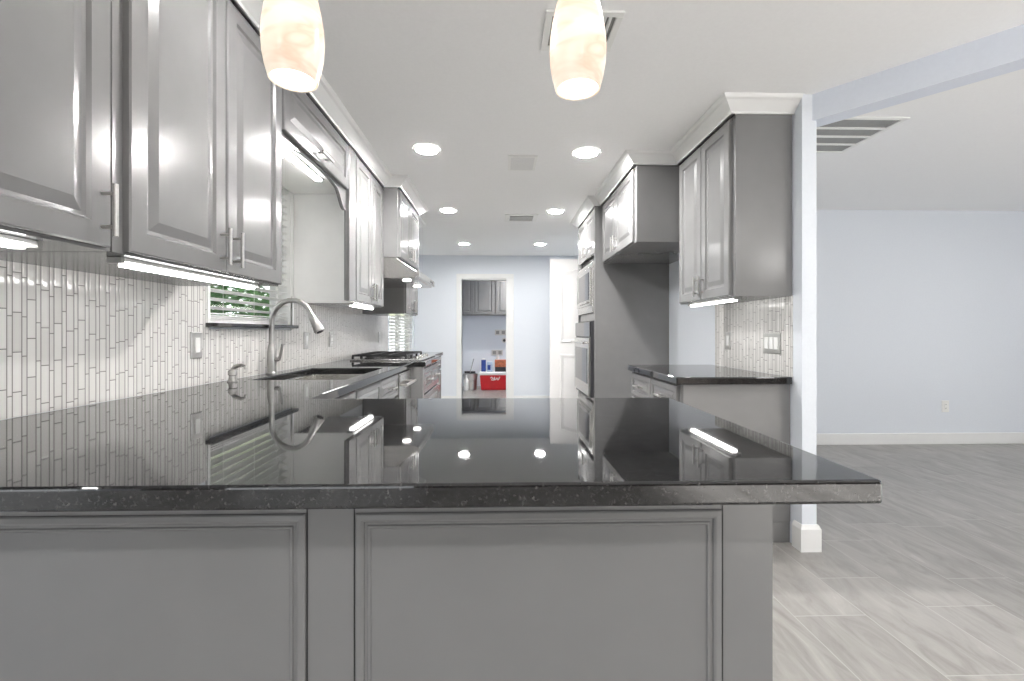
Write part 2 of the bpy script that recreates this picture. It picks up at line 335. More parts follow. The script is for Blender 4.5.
# closet door, arched upper panel
def arch_pts(x0, x1, z0, z1, rise, y):
    pts = [(x0, y, z0), (x1, y, z0), (x1, y, z1-rise)]
    for i in range(1, 12):
        t = i/12; pts.append((x1+(x0-x1)*t, y, z1-rise+rise*math.sin(math.pi*t)))
    pts.append((x0, y, z1-rise)); return pts
dd = thing('closet_door', 'white panel door with an arched top panel, standing open beyond the oven tower', 'door', (1.44, 5.78, 0))
B(.635, 1.445, 5.765, 5.80, .008, 2.09).build('door_leaf', 'white_door', dd, .003)
for z0, z1, rs in ((.22, .88, 0.0), (1.02, 1.97, .06)):
    if rs: po, pi, pj = [arch_pts(.76+i, 1.34-i, z0+i, z1-i, rs, yy) for i, yy in ((0, 5.765), (.015, 5.752), (.05, 5.764))]
    else: po, pi, pj = [[(.76+i, yy, z0+i), (1.34-i, yy, z0+i), (1.34-i, yy, z1-i), (.76+i, yy, z1-i)] for i, yy in ((0, 5.765), (.015, 5.752), (.05, 5.764))]
    MB().rings([po, pi, pj], cap0=False).build('door_panel', 'white_door', dd)

# crown moulding
CZ = 2.345
cprof = [(0, CZ), (.008, CZ), (.012, CZ+.010), (.020, CZ+.016), (.034, CZ+.028), (.058, CZ+.050), (.072, CZ+.056), (.078, CZ+.064), (.082, H-.001), (0, H-.001)]
struct('trim_3', sweep([(XF, .30), (XF, 3.755), (-.82, 3.755), (-.82, 4.64), (XF, 4.64), (XF, 5.30), (XL, 5.30)], cprof), 'white_trim')
struct('trim_4', sweep([(XR, 5.17), (.89, 5.17), (.89, 4.26), (.95, 4.26), (.95, 3.2), (1.26, 3.2), (1.26, 2.44), (XR, 2.44)], cprof), 'white_trim')

# ------------------------------------------------------------------ worktops
SX0, SX1, SY0, SY1 = -1.27, -.80, 2.36, 3.12
def slab(cells, z0, z1):
    """one closed slab from a grid of filled cells"""
    xs, ys, filled = cells; bm = bmesh.new(); vs = {}
    def V(i, j, z):
        if (i, j, z) not in vs: vs[(i, j, z)] = bm.verts.new((xs[i], ys[j], z))
        return vs[(i, j, z)]
    F = lambda i, j: 0 <= i < len(xs)-1 and 0 <= j < len(ys)-1 and filled((xs[i]+xs[i+1])/2, (ys[j]+ys[j+1])/2)
    for i in range(len(xs)-1):
        for j in range(len(ys)-1):
            if not F(i, j): continue
            bm.faces.new([V(i, j, z1), V(i+1, j, z1), V(i+1, j+1, z1), V(i, j+1, z1)]); bm.faces.new([V(i, j+1, z0), V(i+1, j+1, z0), V(i+1, j, z0), V(i, j, z0)])
            for di, dj, a_, b_ in ((-1, 0, (i, j+1), (i, j)), (1, 0, (i+1, j), (i+1, j+1)), (0, -1, (i, j), (i+1, j)), (0, 1, (i+1, j+1), (i, j+1))):
                if not F(i+di, j+dj): bm.faces.new([V(*a_, z0), V(*b_, z0), V(*b_, z1), V(*a_, z1)])
    bmesh.ops.dissolve_limit(bm, angle_limit=.01, verts=bm.verts, edges=bm.edges)
    mb = MB(); bm.verts.index_update(); mb.add([v_.co[:] for v_ in bm.verts], [[v_.index for v_ in f.verts] for f in bm.faces]); bm.free(); return mb
c = thing('granite_countertop', 'polished black granite worktop wrapping from the peninsula along the left wall', 'countertop', (-.4, 1.2, CT-CTH))
def fill(x, y):
    if SX0 < x < SX1 and SY0 < y < SY1: return False
    return y < 1.69 or x < XC or (x < -.61 and 3.75 < y < 4.75)
slab(([XL+.009, SX0, SX1, XC, -.61, .634], [.735, 1.69, SY0, SY1, 3.75, 4.75, 5.62], fill), CT-CTH, CT).build('slab', 'granite', c, .006, seg=3)
c = thing('right_countertop', 'black granite top on the right base cabinet below the switches', 'countertop', (1.28, 2.9, CT-CTH))
B(.955, XR-.009, 2.435, 3.385, CT-CTH, CT).build('slab', 'granite', c, .005, seg=3)

# ------------------------------------------------------------------ peninsula cabinet
p = thing('peninsula_cabinet', 'grey painted peninsula base with framed back panels below the granite', 'cabinet', (-.4, 1.3, 0))
B(XL+.002, .599, .985, 1.66, .0, CT-CTH).build('body', 'panel_paint', p)
def framed(x0, x1, z0, z1, y=.985):
    o = Vector((x0, y, z0)); u, n = AX['-y']; w_, h_ = x1-x0, z1-z0
    pr = [(0, 0), (0, .004), (.003, .0065), (.013, .0075), (.018, .006), (.020, .002), (.025, .002), (.027, .005), (.031, .005), (.034, .001)]
    return MB().rings([rect_ring(o, u, n, w_, h_, i, d) for i, d in pr])
framed(-1.30, -.415, .16, .772).build('back_panel', 'panel_paint', p)
framed(-.309, .484, .16, .772).build('back_panel', 'panel_paint', p)
for x in (-.412, -.312, .487): B(x-.0012, x+.0012, .9835, .986, .12, CT-CTH).build('groove_shade', 'black_gap', p)  # black strips on the surface stand in for shade in the grooves
B(XL+.002, .60, .975, .985, 0, .11).build('base_strip', 'panel_paint', p, .003)

# ------------------------------------------------------------------ left upper cabinets
UZ0 = 1.36
def upper(label, y0, y1, doors, x=XF, z0=UZ0, z1=CZ, wall=XL+.009, side=1, ends=True, group=None, inner=False, nm='upper_cabinet', hz=.085, hl=.125):
    face = '+x' if side > 0 else '-x'; t = .02
    xa, xb = (wall, x-t) if side > 0 else (x+t, wall)
    q = thing(nm, label, 'cabinet', ((xa+xb)/2, (y0+y1)/2, z0), group)
    B(xa, xb, y0, y1, z0, z1).build('body', 'cabinet_paint', q, .0015)
    for (a_, b_, hy) in doors:                       # y range, y of handle
        o = (x-t*side, a_ if side > 0 else b_, z0+.006); wd = b_-a_
        hu = (hy-a_) if side > 0 else (b_-hy)
        cab_door(q, face, o, wd, z1-z0-.02, (hu, hz), True, hl)
    return q
upper('grey upper cabinet at the far left with a single visible bar handle', .33, 1.158, [(.36, 1.140, 1.112)])
upper('two-door grey upper cabinet left of the sink window', 1.164, 2.02, [(1.196, 1.606, 1.575), (1.614, 2.012, 1.648)])
q = upper('two-door grey upper cabinet between sink window and range hood', 3.132, 3.753, [(3.045, 3.392, 3.36), (3.398, 3.745, 3.43)])
B(XF-.038, XF-.021, 2.91, 3.131, UZ0, CZ).box(XF-.0209, XF-.004, 2.91, 3.04, UZ0, CZ).build('face_frame', 'cabinet_paint', q, .002)
B(XL+.009, XF-.039, 3.112, 3.131, UZ0-.003, 2.10).build('side_panel', 'cabinet_inner', q)
# bridge cabinet over the window with a lift-up front and scalloped valance
q = thing('bridge_cabinet', 'short grey cabinet bridging above the sink window with a horizontal door', 'cabinet', (-1.15, 2.46, 2.09))
B(XL+.009, XF-.04, 2.022, 3.111, 2.10, CZ).build('body', 'cabinet_paint', q)
B(XL+.009, XF-.05, 2.022, 3.111, 2.092, 2.10).build('soffit_board', 'cabinet_inner', q)
cab_door(q, '+x', (XF-.02, 2.035, 2.055), .852, .275, (.42, .042), False, .15)
pts = [(2.022, 2.10), (2.022, 1.93)]
for i in range(0, 9):
    t = i/8; pts.append((2.022+.02+.15*t, 1.93+.10*(.5-.5*math.cos(math.pi*t))))
pts += [(2.30, 2.045), (2.465, 2.05), (2.63, 2.045)]
for i in range(0, 9):
    t = 1-i/8; pts.append((2.908-.02-.15*t, 1.93+.10*(.5-.5*math.cos(math.pi*t))))
pts += [(2.908, 1.93), (2.908, 2.10)]
MB().prism([(XF-.045, y, z) for y, z in pts], (.02, 0, 0)).build('valance', 'cabinet_paint', q)
# hood cabinet and the one beyond
q = upper('grey cabinet above the range hood, standing proud of its neighbours', 3.757, 4.638, [(3.775, 4.192, 4.155), (4.20, 4.625, 4.24)], x=-.82, z0=1.775, hz=.08, hl=.11)
q = upper('narrow grey upper cabinet beyond the range hood', 4.642, 5.30, [(4.655, 4.975, 4.94), (4.98, 5.29, 5.01)], z0=1.345)
# range hood
q = thing('range_hood', 'slim stainless steel range hood under the proud left cabinet', 'hood', (-1.1, 4.2, 1.59))
pf = [(XL+.01, 1.774), (-.86, 1.774), (-.68, 1.655), (-.68, 1.625), (-.70, 1.605), (XL+.01, 1.605)]
MB().prism([(x, 3.76, z) for x, z in pf], (0, .875, 0)).build('canopy', 'steel', q, .002)
B(-.684, -.664, 3.76, 4.635, 1.612, 1.668).build('control_strip', 'steel', q, .003)
for k in range(4): B(-.665, -.661, 4.36+.05*k, 4.385+.05*k, 1.632, 1.648).build('button', 'black_plastic', q)
for y in (3.93, 4.42): MB().lathe(-.80, y, [(.035, 1.606), (.035, 1.600), (.028, 1.598)], 20).build('hood_lamp', 'hood_glow', q, smooth=True)

# ------------------------------------------------------------------ left base cabinets
def base(label, y0, y1, parts, x=-.72, side=1, wall=XL+.009, m='cabinet_paint', z1=CT-CTH-.001, nm='base_cabinet', shell=False):
    face = '+x' if side > 0 else '-x'; t = .02
    xa, xb = (wall, x-t) if side > 0 else (x+t, wall)
    q = thing(nm, label, 'cabinet', ((xa+xb)/2, (y0+y1)/2, 0))
    if shell:
        mb = B(xa, xb, y0, y0+.018, .10, z1).box(xa, xb, y1-.018, y1, .10, z1).box(xa, xb, y0, y1, .10, .12).box(xb-.018, xb, y0, y1, .10, z1)
    else: mb = B(xa, xb, y0, y1, .10, z1)
    mb.box(xa if side > 0 else xa+.06, xb-.06 if side > 0 else xb, y0, y1, 0, .10); mb.build('body', m, q)
    for (kind, a_, b_, za, zb, hy, hz) in parts:
        o = (x-t*side, a_ if side > 0 else b_, za)
        hp = None if hz is None else ((hy-a_) if side > 0 else (b_-hy), hz)
        cab_door(q, face, o, b_-a_, zb-za, hp, kind == 'door', .12, name=kind)
    return q
base('grey base cabinet in the inner corner before the sink', 1.67, 2.305, [('drawer', 1.70, 2.295, .715, .865, 2.0, .075), ('door', 1.70, 2.295, .12, .70, 2.25, .50)])
base('grey sink base cabinet with two false drawer fronts before the dishwasher', 2.31, 3.24, [('drawer_front', 2.318, 2.77, .715, .865, None, None), ('drawer_front', 2.778, 3.232, .715, .865, 3.0, .075),
     ('door', 2.318, 2.77, .12, .70, 2.735, .50), ('door', 2.778, 3.232, .12, .70, 2.815, .50)], shell=True)
q = thing('dishwasher', 'stainless steel dishwasher under the left worktop', 'dishwasher', (-1.05, 3.5, 0))
B(XL+.02, -.745, 3.245, 3.70, .02, .868).build('body', 'black_gap', q)
B(-.744, -.715, 3.25, 3.695, .11, .862).build('door', 'steel', q, .004)
B(-.7149, -.712, 3.27, 3.675, .80, .85).build('control_panel', 'steel', q, .001)
mb = MB().tube([(-.675, 3.29, .775), (-.675, 3.66, .775)], .011)
for y in (3.32, 3.63): mb.tube([(-.716, y, .775), (-.675, y, .775)], .008, 8)
mb.build('handle', 'brushed_nickel', q, smooth=True)
q = base('grey base below the cooktop with stacked drawers, standing proud', 3.755, 4.75, [('drawer', 3.84, 4.285, .64, .85, 4.06, .105), ('drawer', 4.295, 4.74, .64, .85, 4.52, .105),
     ('drawer', 3.84, 4.74, .39, .625, 4.29, .13), ('drawer', 3.84, 4.74, .12, .375, 4.29, .13)], x=-.635)
B(-.655, -.632, 3.757, 3.822, .10, CT-CTH-.002).build('fluted_post', 'cabinet_paint', q, .003)
base('grey base cabinet at the far end of the left run', 4.754, 5.60, [('drawer', 4.77, 5.59, .715, .865, 5.18, .075), ('door', 4.77, 5.175, .12, .70, 5.14, .5), ('door', 5.185, 5.59, .12, .70, 5.22, .5)])

# ------------------------------------------------------------------ sink, faucet, dispenser
q = thing('kitchen_sink', 'stainless steel double bowl sink set below the granite', 'sink', (-1.03, 2.74, CT-.24))
def bowl(x0, x1, y0, y1, zt, zb):
    r = lambda i, z: [(x0+i, y0+i, z), (x1-i, y0+i, z), (x1-i, y1-i, z), (x0+i, y1-i, z)]
    return MB().rings([r(-.012, zt), r(0, zt), r(.012, zb+.02), r(.04, zb), r(.045, zb-.002), r(.0, zb-.004), r(-.012, zt-.004)], cap0=False, cap1=False).rings([r(.04, zb), r(.05, zb-.001)])
zt = CT-CTH-.001
for y0, y1, dp in ((SY0+.006, 2.725, .20), (2.755, SY1-.006, .18)):
    bb = bowl(SX0+.006, SX1-.006, y0, y1, zt, zt-dp).build('bowl', 'steel', q, .004)
    MB().lathe(SX0+.24, (y0+y1)/2, [(.042, zt-dp+.001), (.042, zt-dp+.005), (.03, zt-dp+.003)], 24).build('drain', 'brushed_nickel', bb, smooth=True)
B(SX0+.006, SX1-.006, 2.724, 2.756, zt-.02, zt-.001).build('divider', 'steel', q, .003)
FX, FY = -1.335, 2.70
q = thing('kitchen_faucet', 'tall brushed nickel gooseneck faucet behind the sink', 'faucet', (FX, FY, CT))
MB().lathe(FX, FY, [(.030, CT), (.030, CT+.006), (.024, CT+.012), (.0245, CT+.05), (.024, CT+.13), (.0195, CT+.165), (.0165, CT+.175)], 28).build('body', 'brushed_nickel', q, smooth=True)
rad = .128; zc = CT+.302; da = Vector((.985, -.17, 0)).normalized()
pts = [Vector((FX, FY, CT+.17)), Vector((FX, FY, zc-.05))]
for i in range(0, 17):
    t = math.pi - (math.pi*.90)*i/16
    pts.append(Vector((FX, FY, zc))+da*(rad+rad*math.cos(t))+UP*rad*math.sin(t))
MB().tube(pts, .0145, 18).build('spout', 'brushed_nickel', q, smooth=True)
e0 = pts[-1]; ed = (pts[-1]-pts[-2]).normalized()
ed = (ed+Vector((.12, 0, 0))).normalized()
hd = MB().tube([e0-ed*.008, e0+ed*.006, e0+ed*.05, e0+ed*.10, e0+ed*.108], [.016, .019, .024, .031, .028], 20).build('spray_head', 'brushed_nickel', q, smooth=True)
MB().tube([e0+ed*.105, e0+ed*.112], .019, 16).build('spray_face', 'black_plastic', hd)
MB().box(e0.x+.020, e0.x+.030, e0.y-.006, e0.y+.006, e0.z-.075, e0.z-.035).build('button', 'black_plastic', hd, .002)
h = MB().tube([(FX+.02, FY-.004, CT+.085), (FX+.052, FY-.008, CT+.085)], .012, 14)
h.tube([(FX+.046, FY-.008, CT+.083), (FX+.055, FY-.012, CT+.12), (FX+.068, FY-.02, CT+.175)], [.010, .007, .0055], 12)
h.build('lever', 'brushed_nickel', q, smooth=True)
SXd, SYd = -1.315, 2.275
q = thing('soap_dispenser', 'small brushed nickel soap dispenser near the faucet', 'soap dispenser', (SXd, SYd, CT))
MB().lathe(SXd, SYd, [(.024, CT), (.024, CT+.005), (.018, CT+.012), (.0165, CT+.03), (.021, CT+.034), (.021, CT+.052), (.016, CT+.06), (.010, CT+.064)], 24).build('body', 'brushed_nickel', q, smooth=True)
MB().tube([(SXd, SYd, CT+.058), (SXd+.012, SYd, CT+.074), (SXd+.045, SYd-.006, CT+.083), (SXd+.066, SYd-.01, CT+.076), (SXd+.070, SYd-.01, CT+.062)], [.012, .011, .008, .007, .006], 14).build('nozzle', 'brushed_nickel', q, smooth=True)

# ------------------------------------------------------------------ cooktop
q = thing('gas_cooktop', 'stainless gas cooktop with black iron grates on the left worktop', 'cooktop', (-1.0, 4.25, CT))
B(-1.27, -.66, 3.88, 4.66, CT+.0005, CT+.014).build('tray', 'steel', q, .004)
for j, yc in enumerate((4.02, 4.27, 4.52)):
    mb = MB(); y0, y1 = yc-.118, yc+.118
    for x in (-1.25, -1.10, -.95, -.80): mb.box(x-.006, x+.006, y0, y1, CT+.038, CT+.052)
    for y in (y0, yc, y1): mb.box(-1.256, -.794, y-.006, y+.006, CT+.036, CT+.050)
    for x in (-1.25, -.80):
        for y in (y0, y1): mb.box(x-.009, x+.009, y-.009, y+.009, CT+.014, CT+.040)
    mb.build('grate', 'black_iron', q, .002)
for x, y in ((-1.14, 4.02), (-.91, 4.02), (-1.02, 4.27), (-1.14, 4.52), (-.91, 4.52)):
    MB().lathe(x, y, [(.045, CT+.013), (.045, CT+.022), (.032, CT+.025), (.032, CT+.033), (.02, CT+.035)], 24).build('burner', 'black_iron', q, smooth=True)
for k in range(5):
    MB().lathe(-.725, 4.0+.125*k, [(.018, CT+.013), (.018, CT+.016), (.014, CT+.034), (.011, CT+.036)], 18).build('knob', 'steel', q, smooth=True)

# ------------------------------------------------------------------ right side cabinets
upper('tall two-door grey upper cabinet at the right above the switches', 2.44, 3.20, [(2.475, 2.82, 2.79), (2.828, 3.17, 2.858)], x=1.26, z0=1.355, wall=XR-.009, side=-1)
upper('deep grey cabinet above the empty refrigerator space', 3.204, 4.256, [(3.25, 3.72, 3.69), (3.728, 4.20, 3.758)], x=.95, z0=1.80, wall=XR-.002, side=-1, hz=.08)
q = base('grey base cabinet on the right with two small drawers, plain end panel', 2.47, 3.372, [('drawer', 2.50, 2.92, .70, .862, 2.71, .08), ('drawer', 2.93, 3.35, .70, .862, 3.14, .08),
     ('door', 2.50, 2.92, .12, .685, 2.88, .50), ('door', 2.93, 3.35, .12, .685, 2.97, .50)], x=.975, side=-1, wall=XR-.002)
B(1.0, XR-.004, 2.462, 2.47, .118, CT-CTH-.002).build('end_panel', 'cabinet_paint', q, .001)
B(1.0, XR-.03, 2.464, 2.47, .004, .112).build('base_strip', 'cabinet_paint', q, .001)
# oven tower
q = thing('oven_tower', 'tall grey cabinet housing microwave and wall oven', 'cabinet', (1.24, 4.72, 0))
mb = B(.91, XR-.002, 4.262, 4.30, 0, CZ).box(.91, XR-.002, 5.13, 5.168, 0, CZ).box(.93, XR-.002, 4.30, 5.13, 1.835, CZ).box(.93, XR-.002, 4.30, 5.13, 1.27, 1.345).box(.93, XR-.002, 4.30, 5.13, 0.05, .505).box(1.56, XR-.002, 4.30, 5.13, .505, 1.835)
mb.box(.89, .91, 4.262, 4.30, .0, CZ).box(.89, .91, 5.13, 5.168, 0, CZ)
mb.build('body', 'cabinet_paint', q, .002)
for a_, b_, hy in ((4.305, 4.712, 4.68), (4.718, 5.125, 4.75)): cab_door(q, '-x', (.93-.02, b_, 1.91), b_-a_, .42, (b_-hy, .08), True, .11)
B(.905, .93, 4.30, 5.13, 1.27, 1.345).build('filler_rail', 'cabinet_paint', q, .002)
cab_door(q, '-x', (.93-.02, 5.125, .10), .82, .39, (.41, .3), False, .18, name='drawer')
q = thing('microwave_oven', 'built-in stainless microwave above the wall oven', 'microwave', (1.15, 4.72, 1.35))
B(.90, 1.35, 4.31, 5.12, 1.35, 1.83).build('body', 'steel', q, .003)
B(.878, .90, 4.302, 5.128, 1.347, 1.835).build('trim_frame', 'steel', q, .004)
dd_ = B(.862, .878, 4.36, 5.07, 1.42, 1.785).build('door', 'steel', q, .004)
B(.859, .863, 4.40, 4.93, 1.475, 1.74).build('window', 'oven_glass', dd_, .001)
B(.859, .863, 4.95, 5.05, 1.45, 1.76).build('control_panel', 'grille_grey', q, .001)
MB().tube([(.845, 4.40, 1.45), (.845, 4.92, 1.45)], .007).tube([(.862, 4.43, 1.45), (.845, 4.43, 1.45)], .005, 8).tube([(.862, 4.89, 1.45), (.845, 4.89, 1.45)], .005, 8).build('handle', 'steel', dd_, smooth=True)
q = thing('wall_oven', 'built-in stainless wall oven with black glass below the microwave', 'oven', (1.15, 4.72, .52))
B(.90, 1.45, 4.31, 5.12, .52, 1.255).build('body', 'black_plastic', q, .003)
B(.860, .90, 4.302, 5.128, .515, 1.262).build('surround', 'black_plastic', q, .003)
B(.852, .861, 4.305, 5.125, 1.115, 1.258).build('control_panel', 'oven_glass', q, .002)
dd_ = B(.842, .862, 4.31, 5.12, .545, 1.10).build('door', 'steel', q, .004)
B(.839, .843, 4.38, 5.05, .66, 1.00).build('window', 'oven_glass', dd_, .001)
MB().tube([(.80, 4.35, 1.055), (.80, 5.08, 1.055)], .011).tube([(.845, 4.40, 1.055), (.80, 4.40, 1.055)], .008, 8).tube([(.845, 5.03, 1.055), (.80, 5.03, 1.055)], .008, 8).build('handle', 'steel', dd_, smooth=True)

# ------------------------------------------------------------------ lights
def strip(label, x0, x1, y0, y1, z, bracket=True):
    q = thing('under_cabinet_light', label, 'light', ((x0+x1)/2, (y0+y1)/2, z-.02), None)
    B(x0, x1, y0, y1, z-.010, z-.0005).build('housing', 'white_plastic', q, .002)
    B(x0+.004, x1-.004, y0+.02, y1-.02, z-.022, z-.0105).build('diffuser', 'strip_glow', q)
    for y in (y0-.012, y1): B(x0-.002, x1+.002, y, y+.012, z-.016, z-.0005).build('end_cap', 'grille_grey', q, .001)
strip('slim light bar under the two-door cabinet left of the sink window', -1.045, -1.01, 1.25, 1.93, UZ0)
strip('slim light bar under the far left single-handle cabinet', -1.045, -1.01, .50, 1.02, UZ0)
strip('slim light bar under the two-door cabinet beside the range hood', -1.045, -1.01, 3.16, 3.68, UZ0)
strip('slim light bar under the tall right upper cabinet', 1.30, 1.335, 2.50, 3.10, 1.355)
strip('slim light bar under the cabinet bridging the sink window', -1.115, -1.075, 2.30, 2.80, 2.092)
for x, y, lab in ((-.505, 3.15, 'nearest recessed ceiling light on the left, before the square grille'), (.607, 3.18, 'nearest recessed ceiling light on the right, before the square grille'),
             (-.537, 4.72, 'middle recessed ceiling light of the left row'), (.578, 4.73, 'middle recessed ceiling light of the right row'),
             (-.512, 6.50, 'farthest recessed ceiling light of the left row, by the end wall'), (.573, 6.50, 'farthest recessed ceiling light of the right row, by the end wall')):
    q = thing('recessed_light', lab, 'light', (x, y, H-.012), 'recessed lights in the kitchen ceiling')
    MB().lathe(x, y, [(.092, H-.0005), (.090, H-.008), (.076, H-.010), (.070, H-.004)], 40, cap0=False, cap1=False).build('trim_ring', 'white_plastic', q, smooth=True)
    MB().lathe(x, y, [(.071, H-.0005), (.071, H-.0045)], 40).build('lens', 'can_glow_bright' if y < 4 else 'can_glow' if y < 6 else 'can_glow_dim', q)
for x, y, lab in ((-.52, 1.5, 'unseen recessed light added above the peninsula, left'), (.60, 1.5, 'unseen recessed light added above the peninsula, right'), (-1.6, -1.4, 'unseen recessed light added behind the peninsula, left'), (.5, -1.4, 'unseen recessed light added behind the peninsula, middle'), (3.0, -1.2, 'unseen recessed light added in the living room, rear'),
                  (4.6, 2.6, 'unseen recessed light added in the living room, right'), (.45, 9.0, 'unseen recessed light added in the laundry room')):
    q = thing('recessed_light', lab, 'light', (x, y, H-.012))  # out-of-view lights added to brighten the rooms
    MB().lathe(x, y, [(.092, H-.0005), (.090, H-.008), (.076, H-.010), (.070, H-.004)], 40, cap0=False, cap1=False).build('trim_ring', 'white_plastic', q, smooth=True)
    MB().lathe(x, y, [(.071, H-.0005), (.071, H-.0045)], 40).build('lens', 'can_glow_dim' if y == 1.5 or (x > 2 and y < 8) else 'can_glow_bright' if y > 8 else 'can_glow', q)
def pendant(x, y, lab):
    q = thing('pendant_light', lab, 'pendant light', (x, y, 1.705), 'pendants over the peninsula')
    pr = [(.051, 1.722), (.058, 1.747), (.0635, 1.777), (.0655, 1.81), (.064, 1.84), (.059, 1.875), (.050, 1.915), (.040, 1.945), (.030, 1.965)]
    MB().lathe(x, y, pr+[(r-.004, z) for r, z in pr[::-1]], 48, cap0=False, cap1=False).build('shade', 'swirl_glass', q, smooth=True)
    MB().lathe(x, y, [(.0470, 1.7235), (.0470, 1.727)], 40).build('diffuser', 'pendant_opening_glow', q)  # added glowing disc standing in for the bright inside of the open shade
    MB().lathe(x, y, [(.031, 1.962), (.031, 1.985), (.022, 1.995), (.018, 2.03), (.006, 2.04)], 28).build('socket_cap', 'brushed_nickel', q, smooth=True)
    MB().lathe(x, y, [(.006, 1.80), (.022, 1.81), (.028, 1.84), (.020, 1.87), (.013, 1.90), (.013, 1.963)], 24).build('bulb', 'bulb_glow', q, smooth=True)
    MB().tube([(x, y, 2.035), (x, y, H-.02)], .0025, 8).build('cord', 'black_plastic', q)
    MB().lathe(x, y, [(.060, H-.001), (.060, H-.012), (.045, H-.022), (.01, H-.026)], 32).build('ceiling_canopy', 'brushed_nickel', q, smooth=True)
q = thing('added_globe_light', 'unseen three-globe fill light added in the living area beside the camera', 'fill_light', (3.1, 0, 1.9))  # out-of-view fixture added as fill for the left doors and ceiling
MB().tube([(3.1, 0, 2.0), (3.1, 0, H-.01)], .008).lathe(3.1, 0, [(.07, H-.002), (.07, H-.02), (.02, H-.035)], 28).build('stem', 'brushed_nickel', q, smooth=True)
for k in range(3):
    a_ = k*2*math.pi/3+.4; gx, gy = 3.1+.22*math.cos(a_), .22*math.sin(a_)
    MB().tube([(3.1, 0, 2.02), (gx, gy, 2.02)], .008).build('arm', 'brushed_nickel', q, smooth=True)
    MB().lathe(gx, gy, [(max(.002, .085*math.sin(math.pi*i/16)), 1.93-.085*math.cos(math.pi*i/16)) for i in range(17)], 28).build('globe', 'globe_glow', q, smooth=True)
pendant(-.462, 1.03, 'left pendant light with swirled white glass, in front of the grey upper cabinets')
pendant(.180, 1.05, 'right pendant light with swirled white glass, below the ceiling vent')

# ------------------------------------------------------------------ ceiling grilles
q = thing('ceiling_speaker', 'square grey grille flush in the ceiling between the nearest recessed lights', 'speaker', (.165, 3.385, H-.01))
B(.06, .27, 3.24, 3.53, H-.008, H-.0005).build('frame', 'white_plastic', q, .003)
B(.08, .25, 3.265, 3.505, H-.011, H-.008).build('grille', 'speaker_grey', q, .001)
def vent(lab, x0, x1, y0, y1, n, along='x', gap=.5, bg='vent_dark', fr=.028, group=None, tilt=.012):
    q = thing('ceiling_vent', lab, 'vent', ((x0+x1)/2, (y0+y1)/2, H-.014), group)
    mb = MB().box(x0, x1, y0, y0+fr, H-.010, H-.0005).box(x0, x1, y1-fr, y1, H-.010, H-.0005).box(x0, x0+fr, y0+fr, y1-fr, H-.010, H-.0005).box(x1-fr, x1, y0+fr, y1-fr, H-.010, H-.0005)
    mb.build('frame', 'white_plastic', q, .002)
    B(x0+fr, x1-fr, y0+fr, y1-fr, H-.003, H-.0006).build('backing', bg, q)
    for k in range(1, n):
        if along == 'x':
            yy = y0+fr+(y1-y0-2*fr)*k/n; mbs = MB().box(x0+fr, x1-fr, yy-tilt/2, yy+tilt/2, H-.010, H-.003)
        else:
            xx = x0+fr+(x1-x0-2*fr)*k/n; mbs = MB().box(xx-tilt/2, xx+tilt/2, y0+fr, y1-fr, H-.010, H-.003)
        mbs.build('slat', 'white_plastic', q)
vent('ceiling air vent behind the right pendant light', .18, .49, 1.77, 2.02, 12, 'y', tilt=.012)
vent('narrow air vent farther along the kitchen ceiling', .055, .41, 4.86, 5.16, 4, 'x', fr=.05, tilt=.012, bg='black_gap')
vent('large return air grille in the living room ceiling behind the beam', 1.72, 2.40, 2.60, 3.13, 4, 'x', tilt=.018, bg='grille_grey')

# ------------------------------------------------------------------ switches and outlets
def plate(nm, lab, cat, face, c, w=.075, h=.12, n=1, m='plate_metal', group=None, outlet=False):
    u, nv = AX[face]; c = Vector(c); q = thing(nm, lab, cat, c, group)
    o = c-u*w/2-UP*h/2
    MB().rings([rect_ring(o, u, nv, w, h, i, d) for i, d in ((0, 0), (0, .004), (.003, .006))]).build('cover_plate', m, q)
    for k in range(n):
        cx = c+u*((k-(n-1)/2)*.047)
        o2 = cx-u*.0165-UP*.034
        r = MB().rings([rect_ring(o2, u, nv, .033, .068, i, d) for i, d in ((0, .006), (0, .009), (.002, .010))]).build('receptacle' if outlet else 'rocker', 'white_plastic', q)
        if outlet:
            for dz in (-.019, .019):
                o3 = cx+UP*dz
                for s in (-.006, .006): MB().rings([rect_ring(o3+u*(s-.001)-UP*.005, u, nv, .002, .010, 0, d) for d in (.010, .0106)]).build('slot', 'black_plastic', r)
T = XL+.0085
plate('light_switch', 'single light switch on the left backsplash before the window', 'switch', '+x', (T, 2.12, 1.10))
plate('light_switch', 'single light switch on the backsplash just beyond the faucet', 'switch', '+x', (T, 3.30, 1.098))
plate('wall_outlet', 'outlet on the backsplash farther beyond the faucet', 'outlet', '+x', (T, 3.78, 1.10), outlet=True)
plate('wall_outlet', 'outlet on the left backsplash beyond the cooktop', 'outlet', '+x', (T, 5.28, 1.10), outlet=True)
T = XR-.0085
plate('light_switch', 'single light switch on the right backsplash', 'switch', '-x', (T, 3.13, 1.10))
plate('light_switch', 'triple light switch plate on the right backsplash near the wall end', 'switch', '-x', (T, 2.62, 1.095), w=.165, n=3)
plate('wall_outlet', 'white outlet low on the far living room wall', 'outlet', '-y', (4.614, 4.5995, .39), m='white_plastic', outlet=True)

